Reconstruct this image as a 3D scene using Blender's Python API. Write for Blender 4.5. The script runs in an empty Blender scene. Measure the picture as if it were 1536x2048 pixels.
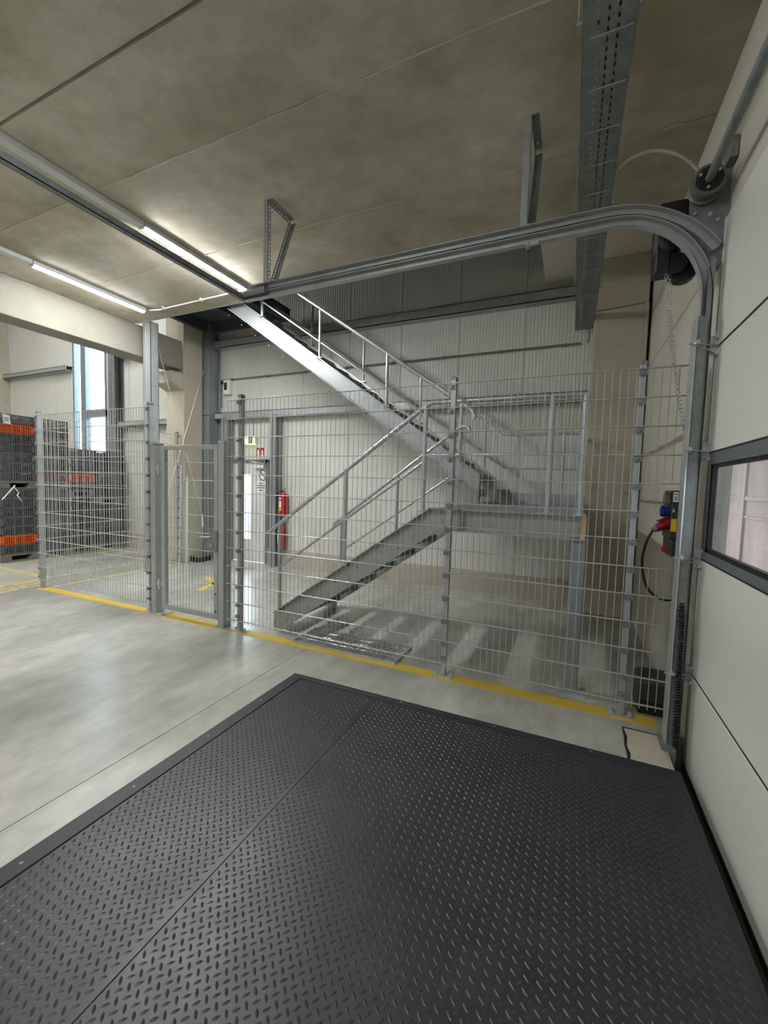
import bpy, math, random
import numpy as np
from mathutils import Vector, Matrix
random.seed(7)
C = bpy.context.scene.collection
PI = math.pi

# ------------------------------------------------------------------ mesh helper
class M:
    def __init__(s): s.v = []; s.f = []; s.m = []; s.cur = 0
    def add(s, vs, fs):
        o = len(s.v); s.v += [tuple(p) for p in vs]
        for f in fs: s.f.append(tuple(i + o for i in f)); s.m.append(s.cur)
        return s
    def box(s, x0, x1, y0, y1, z0, z1):
        if x0 > x1: x0, x1 = x1, x0
        if y0 > y1: y0, y1 = y1, y0
        if z0 > z1: z0, z1 = z1, z0
        return s.add([(x0,y0,z0),(x1,y0,z0),(x1,y1,z0),(x0,y1,z0),(x0,y0,z1),(x1,y0,z1),(x1,y1,z1),(x0,y1,z1)],
              [(0,3,2,1),(4,5,6,7),(0,1,5,4),(1,2,6,5),(2,3,7,6),(3,0,4,7)])
    def cbox(s, c, d): return s.box(c[0]-d[0]/2,c[0]+d[0]/2,c[1]-d[1]/2,c[1]+d[1]/2,c[2]-d[2]/2,c[2]+d[2]/2)
    def bar(s, p, q, w, h, side=(0,1,0)):
        # rectangular bar p-q; w along 'side', h along the remaining direction
        p, q = Vector(p), Vector(q); d = (q-p).normalized(); a = Vector(side); a = (a - d*a.dot(d)).normalized(); b = d.cross(a)
        c = [a*(w/2)*i + b*(h/2)*j for i, j in ((-1,-1),(1,-1),(1,1),(-1,1))]
        return s.add([p+k for k in c]+[q+k for k in c], [(3,2,1,0),(4,5,6,7),(0,1,5,4),(1,2,6,5),(2,3,7,6),(3,0,4,7)])
    def tube(s, pts, r, n=8, cap=True, closed=False):
        pts = [Vector(p) for p in pts]; vs = []; fs = []; L = len(pts); prev = None
        for i, p in enumerate(pts):
            if closed: d = pts[(i+1) % L] - pts[i-1]
            elif i == 0: d = pts[1]-p
            elif i == L-1: d = p-pts[-2]
            else: d = (pts[i+1]-p).normalized() + (p-pts[i-1]).normalized()
            d.normalize()
            if prev is None:
                a = Vector((0,0,1)) if abs(d.z) < .9 else Vector((1,0,0))
            else: a = prev
            a = (a - d*a.dot(d)).normalized(); prev = a; b = d.cross(a)
            rr = r[i] if isinstance(r, (list, tuple)) else r
            for k in range(n):
                t = 2*PI*k/n; vs.append(p + a*rr*math.cos(t) + b*rr*math.sin(t))
        for i in range(L if closed else L-1):
            j = (i+1) % L
            for k in range(n): fs.append((i*n+k, i*n+(k+1)%n, j*n+(k+1)%n, j*n+k))
        if cap and not closed: fs += [tuple(range(n))[::-1], tuple(range((L-1)*n, L*n))]
        return s.add(vs, fs)
    def prism(s, poly, ax, a, b):
        # polygon in the plane normal to axis ax (0:x -> (y,z); 1:y -> (x,z); 2:z -> (x,y))
        def P(u, w, t): return (t,u,w) if ax == 0 else ((u,t,w) if ax == 1 else (u,w,t))
        n = len(poly)
        return s.add([P(u,w,a) for u,w in poly]+[P(u,w,b) for u,w in poly],
              [tuple(range(n))[::-1], tuple(range(n,2*n))]+[(i,(i+1)%n,n+(i+1)%n,n+i) for i in range(n)])
    def lathe(s, prof, c, n=16, ax=2):
        vs = []; fs = []
        for r, h in prof:
            for k in range(n):
                t = 2*PI*k/n; u, w = r*math.cos(t), r*math.sin(t)
                vs.append((c[0]+u,c[1]+w,c[2]+h) if ax == 2 else ((c[0]+u,c[1]+h,c[2]+w) if ax == 1 else (c[0]+h,c[1]+u,c[2]+w)))
        L = len(prof)
        for i in range(L-1):
            for k in range(n): fs.append((i*n+k,i*n+(k+1)%n,(i+1)*n+(k+1)%n,(i+1)*n+k))
        fs += [tuple(range(n))[::-1], tuple(range((L-1)*n,L*n))]
        return s.add(vs, fs)
    def build(s, name, mat, parent=None, smooth=False, bevel=0, loc=None):
        me = bpy.data.meshes.new(name)
        if parent is not None:
            r = parent
            while r.parent is not None: r = r.parent
            o0 = Vector(r.location)
        elif loc is not None: o0 = Vector(loc)
        else:
            xs = [p[0] for p in s.v]; ys = [p[1] for p in s.v]; zs = [p[2] for p in s.v]
            o0 = Vector(((min(xs)+max(xs))/2, (min(ys)+max(ys))/2, min(zs)))
        me.from_pydata([tuple(Vector(p)-o0) for p in s.v], [], s.f); me.validate()
        ms = mat if isinstance(mat, (list, tuple)) else [mat]
        for k in ms: me.materials.append(k)
        if len(ms) > 1: me.polygons.foreach_set('material_index', s.m[:len(me.polygons)])
        import bmesh
        bm = bmesh.new(); bm.from_mesh(me); bmesh.ops.recalc_face_normals(bm, faces=bm.faces); bm.to_mesh(me); bm.free()
        if smooth:
            me.polygons.foreach_set('use_smooth', [True]*len(me.polygons))
            try: me.set_sharp_from_angle(angle=math.radians(45))
            except Exception: pass
        o = bpy.data.objects.new(name, me); C.objects.link(o)
        if parent is not None: o.parent = parent
        else: o.location = o0
        if bevel:
            b = o.modifiers.new('bevel', 'BEVEL'); b.width = bevel; b.segments = 2; b.limit_method = 'ANGLE'
        return o

def thing(name, label, cat, loc, group=None):
    o = bpy.data.objects.new(name, None); C.objects.link(o); o.location = loc; o.empty_display_size = .1
    o['label'] = label; o['category'] = cat
    if group: o['group'] = group
    return o
def tag(o, label, cat, group=None):
    o['label'] = label; o['category'] = cat
    if group: o['group'] = group
    return o
def struct(o): o['kind'] = 'structure'; return o
def dup(root, delta, label, group=None):
    r = root.copy(); C.objects.link(r); r.location = Vector(root.location)+Vector(delta); r['label'] = label
    if group: r['group'] = group
    for ch in list(root.children):
        c = ch.copy(); C.objects.link(c); c.parent = r
        for g in list(ch.children):
            d = g.copy(); C.objects.link(d); d.parent = c
    return r
def arc(cx, cz, r, a0, a1, n): return [(cx+r*math.cos(a0+(a1-a0)*i/n), cz+r*math.sin(a0+(a1-a0)*i/n)) for i in range(n+1)]

# ------------------------------------------------------------------ materials
def lin(c): return tuple(((x/255)/12.92 if x/255 <= .04045 else ((x/255+.055)/1.055)**2.4) for x in c)
def mat(name, col, rough=.5, metal=0, noise=0, nscale=8, stretch=(1,1,1), col2=None, bump=0, bscale=60, spec=.5, detail=5, rnoise=0):
    m = bpy.data.materials.new(name); m.use_nodes = True; nt = m.node_tree; b = nt.nodes['Principled BSDF']
    b.inputs['Base Color'].default_value = (*lin(col),1); b.inputs['Roughness'].default_value = rough; b.inputs['Metallic'].default_value = metal
    b.inputs['Specular IOR Level'].default_value = spec
    if noise or bump or rnoise:
        g = nt.nodes.new('ShaderNodeNewGeometry'); mp = nt.nodes.new('ShaderNodeMapping'); mp.inputs['Scale'].default_value = stretch
        nt.links.new(g.outputs['Position'], mp.inputs['Vector'])
    if noise or rnoise:
        n = nt.nodes.new('ShaderNodeTexNoise'); n.inputs['Scale'].default_value = nscale; n.inputs['Detail'].default_value = detail; n.inputs['Roughness'].default_value = .65
        nt.links.new(mp.outputs['Vector'], n.inputs['Vector'])
    if noise:
        r = nt.nodes.new('ShaderNodeValToRGB'); r.color_ramp.elements[0].position = .5-.5*noise; r.color_ramp.elements[1].position = .5+.5*noise
        r.color_ramp.elements[0].color = (*lin(col2 or [x*.75 for x in col]),1); r.color_ramp.elements[1].color = (*lin(col),1)
        nt.links.new(n.outputs['Fac'], r.inputs['Fac']); nt.links.new(r.outputs['Color'], b.inputs['Base Color'])
    if rnoise:
        mr = nt.nodes.new('ShaderNodeMapRange'); mr.inputs['From Min'].default_value = .3; mr.inputs['From Max'].default_value = .7
        mr.inputs['To Min'].default_value = rough-rnoise; mr.inputs['To Max'].default_value = rough+rnoise
        nt.links.new(n.outputs['Fac'], mr.inputs['Value']); nt.links.new(mr.outputs['Result'], b.inputs['Roughness'])
    if bump:
        n2 = nt.nodes.new('ShaderNodeTexNoise'); n2.inputs['Scale'].default_value = bscale; n2.inputs['Detail'].default_value = 4
        nt.links.new(mp.outputs['Vector'], n2.inputs['Vector'])
        bp = nt.nodes.new('ShaderNodeBump'); bp.inputs['Strength'].default_value = bump; bp.inputs['Distance'].default_value = .01
        nt.links.new(n2.outputs['Fac'], bp.inputs['Height']); nt.links.new(bp.outputs['Normal'], b.inputs['Normal'])
    return m
def emit(name, col, s):
    m = bpy.data.materials.new(name); m.use_nodes = True; b = m.node_tree.nodes['Principled BSDF']
    b.inputs['Base Color'].default_value = (*lin(col),1); b.inputs['Emission Color'].default_value = (*lin(col),1); b.inputs['Emission Strength'].default_value = s
    return m
def ribbed(name, col, axis, pitch, strength, rough=.5, groove=None, big=0):
    # painted sheet metal with fine parallel ribs along one axis (height from a sine of the world position)
    m = mat(name, col, rough, 0, .9, 1.3, (1,1,.4), [x*.965 for x in col]); nt = m.node_tree; b = nt.nodes['Principled BSDF']
    g = nt.nodes.new('ShaderNodeNewGeometry'); sp = nt.nodes.new('ShaderNodeSeparateXYZ'); nt.links.new(g.outputs['Position'], sp.inputs[0])
    mu = nt.nodes.new('ShaderNodeMath'); mu.operation = 'MULTIPLY'; mu.inputs[1].default_value = 2*PI/pitch; nt.links.new(sp.outputs[axis], mu.inputs[0])
    si = nt.nodes.new('ShaderNodeMath'); si.operation = 'SINE'; nt.links.new(mu.outputs[0], si.inputs[0])
    if groove:
        gt = nt.nodes.new('ShaderNodeMath'); gt.operation = 'GREATER_THAN'; gt.inputs[1].default_value = groove; nt.links.new(si.outputs[0], gt.inputs[0]); si = gt
    bp = nt.nodes.new('ShaderNodeBump'); bp.inputs['Strength'].default_value = strength; bp.inputs['Distance'].default_value = .003
    nt.links.new(si.outputs[0], bp.inputs['Height']); nt.links.new(bp.outputs['Normal'], b.inputs['Normal'])
    return m
def concrete(name, light, dark, stain, rough=.85, sc=.9, bump=.25, stretch=(1,1,1)):
    m = bpy.data.materials.new(name); m.use_nodes = True; nt = m.node_tree; b = nt.nodes['Principled BSDF']; N = nt.nodes.new; L = nt.links.new
    b.inputs['Roughness'].default_value = rough
    g = N('ShaderNodeNewGeometry'); mp = N('ShaderNodeMapping'); mp.inputs['Scale'].default_value = stretch; L(g.outputs['Position'], mp.inputs['Vector'])
    n1 = N('ShaderNodeTexNoise'); n1.inputs['Scale'].default_value = sc; n1.inputs['Detail'].default_value = 8; n1.inputs['Roughness'].default_value = .6
    n2 = N('ShaderNodeTexNoise'); n2.inputs['Scale'].default_value = sc*7; n2.inputs['Detail'].default_value = 8; n2.inputs['Roughness'].default_value = .7
    n3 = N('ShaderNodeTexNoise'); n3.inputs['Scale'].default_value = 45; n3.inputs['Detail'].default_value = 5
    for n in (n1,n2,n3): L(mp.outputs['Vector'], n.inputs['Vector'])
    r1 = N('ShaderNodeValToRGB'); e = r1.color_ramp.elements; e[0].position = .36; e[1].position = .64; e[0].color = (*lin(dark),1); e[1].color = (*lin(light),1)
    L(n1.outputs['Fac'], r1.inputs['Fac'])
    r2 = N('ShaderNodeValToRGB'); e = r2.color_ramp.elements; e[0].position = .28; e[1].position = .7; e[0].color = (0,0,0,1); e[1].color = (1,1,1,1)
    L(n2.outputs['Fac'], r2.inputs['Fac'])
    mx = N('ShaderNodeMix'); mx.data_type = 'RGBA'; L(r2.outputs['Color'], mx.inputs[0]); mx.inputs[6].default_value = (*lin(stain),1); L(r1.outputs['Color'], mx.inputs[7])
    m2 = N('ShaderNodeMix'); m2.data_type = 'RGBA'; m2.inputs[0].default_value = .45; L(r1.outputs['Color'], m2.inputs[6]); L(mx.outputs[2], m2.inputs[7])
    L(m2.outputs[2], b.inputs['Base Color'])
    bp = N('ShaderNodeBump'); bp.inputs['Strength'].default_value = bump; bp.inputs['Distance'].default_value = .01
    ad = N('ShaderNodeMath'); ad.operation = 'ADD'; L(n2.outputs['Fac'], ad.inputs[0]); L(n3.outputs['Fac'], ad.inputs[1]); L(ad.outputs[0], bp.inputs['Height']); L(bp.outputs['Normal'], b.inputs['Normal'])
    return m, n2, r1

CEIL,_,_ = concrete('ceiling_concrete', (202,195,179), (160,153,132), (132,124,102), .9, .7, .2, (1,1.3,1))
BEAMC,_,_ = concrete('beam_concrete', (152,149,138), (138,134,122), (124,119,106), .9, .6, .2)
COL,_,_ = concrete('column_concrete', (192,185,168), (176,168,150), (160,152,133), .9, .6, .2)
PLINTH,_,_ = concrete('plinth_concrete', (184,176,162), (172,163,149), (160,150,136), .9, .9, .2)
WALLC,_,_ = concrete('panel_concrete', (196,192,180), (184,179,166), (176,170,156), .9, .6, .12)
OUTC,_,_ = concrete('outside_concrete', (140,126,121), (116,103,98), (98,85,79), .95, .8, .2, (1,1,.35))
FLOOR, fn, fr = concrete('polished_floor', (198,196,186), (150,150,142), (106,105,97), .25, .8, 0, (1,.5,1))
nt = FLOOR.node_tree; b = nt.nodes['Principled BSDF']; b.inputs['Specular IOR Level'].default_value = .75; b.inputs['Roughness'].default_value = .25
PATCH,_,_ = concrete('patch_concrete', (196,188,170), (180,172,154), (160,150,132), .85, 2.2, .3)
PANEL = ribbed('wall_sheet', (208,208,200), 0, .05, .55, .5)
ROOFP = ribbed('roof_sheet', (170,168,160), 1, .25, .5, .6)
DOORP = ribbed('door_sheet', (212,214,204), 2, .125, .35, .45, groove=.965)
GALV = mat('galvanised_steel', (180,183,183), .42, .3, .8, 9, (1,1,1), (146,150,151), .05, 120, rnoise=.08)
GALVB = mat('bright_zinc', (204,208,210), .32, .5, .7, 14, (1,1,1), (165,170,174))
WIRE = mat('zinc_wire', (180,182,179), .4, .3)
GALVD = mat('dull_zinc', (148,152,152), .5, .4, .8, 12, (1,1,1), (100,106,108), .05, 90)
DECK = mat('deck_steel', (96,102,106), .6, .4, .8, 5, (1,1,1), (64,70,74))
STEELC = mat('weathered_zinc', (160,165,166), .5, .35, .8, 6, (1,1,.3), (122,128,131))
BLACK = mat('black_plastic', (22,22,24), .45)
DARK = mat('dark_gap', (14,14,15), .8)
RUBBER = mat('black_rubber', (20,20,21), .6)
ANTH = mat('anthracite_case', (52,54,60), .4)
ALU = mat('grey_aluminium', (120,126,128), .45, .5)
PLATE = mat('black_tread_plate', (66,67,70), .42, .45, .9, 3, (1,1,1), (56,57,60), .04, 200, spec=.6, rnoise=.07)
PFRAME = mat('black_frame_bar', (46,48,50), .5, 0, .9, 5, (1,1,1), (36,38,40))
WHITE = mat('white_plastic', (226,226,220), .45)
TRUNK = mat('white_trunking', (196,198,196), .45)
YEL = mat('yellow_floor_paint', (216,184,62), .5, 0, .9, 6, (1,1,1), (188,160,74))
YELF = mat('worn_yellow_paint', (200,182,100), .5, 0, 1, 9, (1,1,1), (170,160,120))
RED = mat('red_paint', (168,18,26), .35)
REDP = mat('red_plug', (136,14,22), .45)
BLUE = mat('blue_plug', (24,42,120), .45)
GREYP = mat('grey_plastic', (112,106,98), .5)
LABEL = mat('label_white', (232,230,232), .5)
LABY = mat('label_yellow', (222,196,40), .5)
INK = mat('label_ink', (60,56,70), .6)
GREEN = mat('green_sign', (20,130,60), .5)
CRG = mat('grey_crate', (100,102,104), .55, 0, .8, 20, (1,1,1), (66,68,70))
CRO = mat('orange_crate', (214,98,36), .5, 0, .8, 20, (1,1,1), (190,84,34))
CRR = mat('red_crate', (150,52,58), .5, 0, .8, 20, (1,1,1), (120,44,50))
CRD = mat('blackish_crate', (50,52,56), .55)
PALL = mat('grey_pallet', (112,112,106), .6, 0, .8, 10, (1,1,1), (98,98,92))
WOOD = mat('pale_wood', (212,178,132), .6, 0, .9, 30, (1,1,.1), (190,154,108))
WFRAME = mat('window_frame', (132,142,150), .45, .4)
ROPE = mat('pale_rope', (206,202,186), .8)
CABLEW = mat('pale_cable', (178,172,152), .5)
WRAP = mat('pale_wrap', (176,200,214), .3)
LED = emit('fill_led_diffuser', (252,254,255), 85)
LEDA = emit('led_diffuser_boosted', (252,254,255), 112)  # strength raised so the tread shadows stand out on the floor
LEDB = emit('led_diffuser_dimmed', (252,254,255), 50)  # strength lowered to keep the concrete beam from overexposing
EXIT = emit('exit_glow', (248,244,180), .55)
def glass(name, tint):
    m = bpy.data.materials.new(name); m.use_nodes = True; nt = m.node_tree; out = nt.nodes['Material Output']; nt.nodes.remove(nt.nodes['Principled BSDF'])
    t = nt.nodes.new('ShaderNodeBsdfTransparent'); t.inputs[0].default_value = (*tint,1); g = nt.nodes.new('ShaderNodeBsdfGlossy'); g.inputs['Roughness'].default_value = .05
    lw = nt.nodes.new('ShaderNodeLayerWeight'); lw.inputs[0].default_value = .5; pw = nt.nodes.new('ShaderNodeMath'); pw.operation = 'POWER'; pw.inputs[1].default_value = 4; nt.links.new(lw.outputs['Facing'], pw.inputs[0]); f = nt.nodes.new('ShaderNodeMath'); f.operation = 'MULTIPLY_ADD'; f.inputs[1].default_value = .6; f.inputs[2].default_value = .05; nt.links.new(pw.outputs[0], f.inputs[0]); mx = nt.nodes.new('ShaderNodeMixShader')
    nt.links.new(f.outputs[0], mx.inputs[0]); nt.links.new(t.outputs[0], mx.inputs[1]); nt.links.new(g.outputs[0], mx.inputs[2]); nt.links.new(mx.outputs[0], out.inputs['Surface'])
    return m
GLASS = glass('window_glass', (.9,.97,1.0)); GLASSD = glass('door_pane', (.86,.86,.86))

# ------------------------------------------------------------------ numbers
ZC = 4.32; YS = 4.88; YW = 6.65; XW = .80; YF = 3.43; Z0 = .124; XL = -15.0; YB = -7.5; ZR = 7.6

# ------------------------------------------------------------------ the setting
m = M(); m.box(XL-.2,-2.343,YB,YW+.02,-.6,0); m.box(-2.337,.655,YB,YW+.02,-.6,0); m.box(.655,XW+.02,3.34,YW+.02,-.6,0)
m.box(-2.36,-2.32,YB,YW,-.2,-.008); m.box(.655,1.3,YB,3.34,-.55,-.5); m.box(.655,XW+.02,YB,-.6,-.6,0)
struct(m.build('floor', FLOOR))
m = M(); m.box(.425,.632,2.9,3.275,-.02,.003); struct(m.build('trim_1', PATCH))
m = M(); m.tube([(.418,3.29,.002),(.424,3.15,.002),(.412,3.05,.002),(.42,2.96,.002),(.415,2.9,.002)],[.004,.011,.006,.012,.007],6); m.tube([(.418,3.285,.002),(.5,3.282,.002),(.635,3.28,.002)],.005,6)
struct(m.build('trim_2', DARK))
m = M()
ys = [YB,-5.2,-4.0,-2.8,-1.6,-.4,.66,1.808,2.55,3.73,YS]
for i in range(len(ys)-1):
    g = .012 if abs(ys[i]-1.808) < .01 else .004
    g2 = .012 if abs(ys[i+1]-1.808) < .01 else .004
    m.box(-7.5,XW+.05,ys[i]+g,ys[i+1]-(g2 if i < len(ys)-2 else 0),ZC,4.9)
m.box(-7.5,XW+.05,YB,YS-.02,ZC+.03,4.88)
m.cur = 1; m.box(-.49,XW+.05,YS,YW+.1,4.63,4.9); m.cur = 0
struct(m.build('ceiling', [CEIL, mat('pale_soffit', (222,216,202), .8, 0, .8, 3, (1,1,1), (206,200,186))]))
# light mortar ridges along two plank joints
m = M()
for y in (2.55,3.73):
    pts = [(-6.9+i*.25, y+random.uniform(-.006,.006), ZC-.001) for i in range(31)]
    m.tube(pts,[random.uniform(.003,.009) for _ in pts],6)
struct(m.build('trim_3', mat('mortar', (176,168,152), .9)))
m = M(); m.box(-6.95,-.49,YS-.002,YS+.012,ZC-.012,ZC+.05); struct(m.build('trim_4', GALVB))   # slab edge strip
m = M(); m.box(XL-.2,XW+.3,YB-.2,YW+.3,ZR,ZR+.2); struct(m.build('ceiling_roof', ROOFP))
# back wall: sandwich panels on a concrete plinth, openings for window and door
m = M(); g = .004
WX0,WX1,WZ0,WZ1 = -11.95,-10.6,2.2,6.3; DX0,DX1,DZ1 = -6.62,-5.53,2.09
xs = sorted([XW+.3,.25,-.75] + [-.75-i for i in range(1,15)] + [XL-.2, WX0, WX1, DX0, DX1])
for a, b_ in zip(xs[:-1], xs[1:]):
    ga = g if abs((a+.75) % 1) < 1e-6 else 0; gb = g if abs((b_+.75) % 1) < 1e-6 else 0
    lo = .32
    if a >= DX0-1e-6 and b_ <= DX1+1e-6: lo = DZ1
    if a >= WX0-1e-6 and b_ <= WX1+1e-6:
        m.box(a+ga,b_-gb,YW,YW+.12,lo,WZ0); m.box(a+ga,b_-gb,YW,YW+.12,WZ1,ZR)
    else: m.box(a+ga,b_-gb,YW,YW+.12,lo,ZR)
m.box(XL-.2,WX0,YW+.02,YW+.11,.32,ZR); m.box(WX1,DX0,YW+.02,YW+.11,.32,ZR); m.box(DX1,XW+.3,YW+.02,YW+.11,.32,ZR); m.box(DX0,DX1,YW+.02,YW+.11,DZ1,ZR)
struct(m.build('wall_back', PANEL))
m = M(); m.box(XL-.2,DX0-.02,YW-.05,YW+.12,0,.325); m.box(DX1+.02,XW+.3,YW-.05,YW+.12,0,.325); struct(m.build('baseboard_back', PLINTH))
# door wall (right), opening closed by the sectional door
DY0,DY1,DZT = -.55,3.28,3.36
m = M(); m.box(XW,XW+.1,DY1-.06,YW+.1,-.2,3.205); m.box(XW,XW+.1,DY1-.06,YW+.1,3.217,ZR); m.box(XW+.006,XW+.1,DY1-.06,YW+.1,3.1,3.3)
m.box(XW,XW+.2,DY0+.06,DY1-.06,DZT-.08,ZR); m.box(XW,XW+.2,YB,DY0+.06,-.2,ZR); m.box(XW+.026,XW+.2,YB,3.4,-.6,.05)
struct(m.build('wall_right', WALLC))
m = M(); m.box(XL-.2,XL,YB,YW+.1,0,ZR); struct(m.build('wall_left', COL))
m = M(); m.box(XL-.2,XW+.3,YB-.2,YB,0,ZR); struct(m.build('wall_front', PANEL))
m = M(); m.box(-7.5,-7.4,YB,YS,4.9,ZR); struct(m.build('wall_upper', PANEL))       # unseen upper storey partition, put in to keep hall light out
# window in the back wall
w = M()
w.box(WX0,WX0+.06,YW-.02,YW+.1,WZ0,WZ1); w.box(WX1-.06,WX1,YW-.02,YW+.1,WZ0,WZ1); w.box(WX0,WX1,YW-.02,YW+.1,WZ0,WZ0+.07); w.box(WX0,WX1,YW-.02,YW+.1,WZ1-.07,WZ1)
w.box(-11.62,-11.42,YW-.02,YW+.1,WZ0,WZ1); w.box(-11.42,WX1,YW-.02,YW+.1,3.17,3.36)
win = struct(w.build('window_1', WFRAME))
w = M(); w.box(WX0+.05,WX1-.05,YW+.03,YW+.045,WZ0+.05,WZ1-.05); w.build('pane', GLASS, win)
# personnel door
d = M(); d.box(DX0+.05,DX0+.34,YW-.03,YW+.03,.01,2.04); d.box(-5.98,DX1-.05,YW-.03,YW+.03,.01,2.04); d.box(DX0+.34,-5.98,YW-.03,YW+.03,.01,.47); d.box(DX0+.34,-5.98,YW-.03,YW+.03,1.80,2.04)
door = struct(d.build('door_1', mat('door_paint', (206,207,202), .45)))
d = M(); d.box(DX0-.02,DX0+.05,YW-.06,YW+.1,0,2.1); d.box(DX1-.05,DX1+.02,YW-.06,YW+.1,0,2.1); d.box(DX0-.02,DX1+.02,YW-.06,YW+.1,2.04,2.1); d.build('door_frame', ALU, door)
d = M(); d.box(DX0+.33,-5.97,YW-.005,YW+.005,.46,1.81); d.build('pane', GLASS, door)
d = M(); d.box(-5.85,-5.6,YW-.1,YW-.03,1.93,2.0); d.bar((-5.62,YW-.07,2.02),(-5.95,YW-.06,2.06),.02,.02); d.build('door_closer', WHITE, door, bevel=.006)
d = M(); d.box(DX0+.1,DX0+.15,YW-.05,YW-.03,.95,1.15); d.tube([(DX0+.125,YW-.04,1.05),(DX0+.125,YW-.09,1.05),(DX0+.24,YW-.09,1.05)],.011,8); d.build('door_handle', ALU, door, smooth=True)
# concrete columns and beam
def column(name, m_, label): return tag(m_.build(name, COL, bevel=.012), label, 'column')
m = M(); m.box(-7.5,-7.0,5.87,6.32,0,5.6); m.prism([(5.6,3.72),(5.87,3.72),(5.87,3.40),(5.6,3.50)],0,-7.5,-7.0)
column('concrete_column', m, 'beige concrete column with a corbel carrying the beam, left of the grated stair cage')
m = M(); m.box(.165,.765,6.15,6.6,0,4.63); column('concrete_column', m, 'wide brown-beige concrete column in the right back corner beside the stair landing')
m = M(); m.box(-7.4,-7.0,YB+.1,5.83,3.79,ZC)
tag(m.build('concrete_beam', BEAMC, bevel=.01), 'long concrete beam under the ceiling at upper left, resting on the corbel', 'beam')
# steel structure along the back wall
def girt(x0,x1,z0,z1,label):
    m = M(); y0 = YW-.17
    m.box(x0,x1,y0,y0+.012,z0,z1); m.box(x0,x1,y0,YW-.003,z1-.012,z1); m.box(x0,x1,y0,YW-.003,z0,z0+.012)
    return tag(m.build('wall_girt', GALV), label, 'wall rail')
girt(-6.83,.16,2.92,3.053,'long galvanised wall rail above the personnel door, running behind the stairs')
girt(-6.83,.16,4.36,4.51,'upper galvanised wall rail below the dark upper wall, just under ceiling level')
girt(-9.95,-7.52,2.87,2.99,'short galvanised wall rail right of the tall window, lower of two')
girt(-9.95,-7.52,4.49,4.62,'short galvanised wall rail right of the tall window, just under the concrete beam')
girt(-14.98,-11.97,4.38,4.50,'galvanised wall rail left of the tall window above the crate stacks')
def hpost(x0,x1,y0,y1,z1,label,mt=STEELC,name='steel_post'):
    m = M(); m.box(x0,x1,y0,y0+.012,0,z1); m.box(x0,x1,y1-.012,y1,0,z1); xm = (x0+x1)/2; m.box(xm-.006,xm+.006,y0,y1,0,z1)
    return tag(m.build(name, mt), label, 'steel post')
hpost(-5.33,-5.20,YW-.24,YW-.05,2.95,'galvanised H-section post at the right edge of the personnel door')
hpost(-6.58,-6.43,YW-.24,YW-.05,2.95,'galvanised H-section post left of the personnel door')
hpost(-10.2,-9.96,YW-.225,YW-.02,ZR,'dark tall steel post along the right edge of the window',GALVD)
m = M(); m.box(-7.09,-6.86,6.36,6.37,0,4.84); m.box(-7.09,-7.075,6.37,6.6,0,4.84); m.box(-6.875,-6.86,6.37,6.6,0,4.84); m.box(-7.09,-6.86,6.59,6.6,0,4.84)
m.box(-7.12,-6.83,6.34,6.6,4.5,4.52); m.box(-7.12,-6.83,6.33,6.36,3.0,3.08)
tag(m.build('steel_column', STEELC), 'blue-grey hollow steel column between concrete column and back wall, carrying the deck', 'steel post')
m = M(); X0,X1,Y0,Y1 = -6.83,-6.63,4.9,5.05
m.box(X0,X1,Y0,Y0+.008,0,ZC); m.box(X0,X0+.008,Y0,Y1,0,ZC); m.box(X1-.008,X1,Y0,Y1,0,ZC); m.box(X0,X0+.05,Y1-.008,Y1,0,ZC); m.box(X1-.05,X1,Y1-.008,Y1,0,ZC); m.box(X0+.07,X0+.085,Y0-.012,Y0,0,ZC)
tag(m.build('steel_post', GALV), 'tall galvanised channel post from floor to slab edge behind the gate', 'steel post')
t = thing('steel_deck', 'dark grey steel deck at the top of the stairs, under the slab corner', 'deck', (-6.2,5.7,4.65))
m = M(); m.box(-6.985,-4.95,4.9,6.5,4.862,4.88); m.build('deck_plate', DECK, t)
for a, b_, nm in ((( -6.83,-4.95,6.4,6.48),0,'edge_beam'),((-6.98,-6.88,4.95,6.33),0,'edge_beam'),((-5.05,-4.97,4.95,6.4),0,'edge_beam'),((-6.0,-5.94,4.95,6.4),0,'joist')):
    m = M(); m.box(a[0],a[1],a[2],a[3],4.66 if nm == 'edge_beam' else 4.74,4.86); m.build(nm, DECK, t)

# ------------------------------------------------------------------ mesh fence
def post(x, y, label, rot=0, h=2.575, rows=range(13), yd=.06):
    t = thing('fence_post', label, 'fence post', (x,y,0), 'galvanised fence posts')
    m = M(); hx, hy = (.02,.03) if not rot else (.03,.02)
    m.box(x-hx,x+hx,y,y+2*hy,.008,h); m.build('tube', GALV, t, bevel=.004)
    m = M(); m.box(x-hx-.003,x+hx+.003,y-.003,y+2*hy+.003,h-.02,h+.006); m.box(x-hx+.006,x+hx-.006,y+.006,y+2*hy-.006,h+.006,h+.014); m.build('cap', GALVD, t, bevel=.003)
    m = M(); m.box(x-.085,x+.085,y-.02,y+.08,0,.009); m.build('base_plate', GALVB, t)
    for sx in (-.062,.062):
        m = M(); m.lathe([(.016,.009),(.016,.02),(.01,.022),(.01,.034),(.004,.038)],(x+sx,y+.03,0),8); m.build('anchor_bolt', GALVB, t, smooth=True)
    for k in rows:
        z = Z0+.2*k-.028 if k else Z0+.05
        m = M()
        if not rot: m.cbox((x,y-.012,z),(.052,.014,.034)); m.lathe([(.011,0),(.011,-.006),(.006,-.011)],(x,y-.019,z),8,1)
        else: m.cbox((x+hx+.01,y+.03,z),(.014,.05,.034)); m.lathe([(.011,0),(.011,.006),(.006,.011)],(x+hx+.017,y+.03,z),8,0)
        m.build('clamp', GALVD, t)
    return t
post(-7.09,YF+.012,'fence post at the far left corner of the mesh cage')
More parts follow.
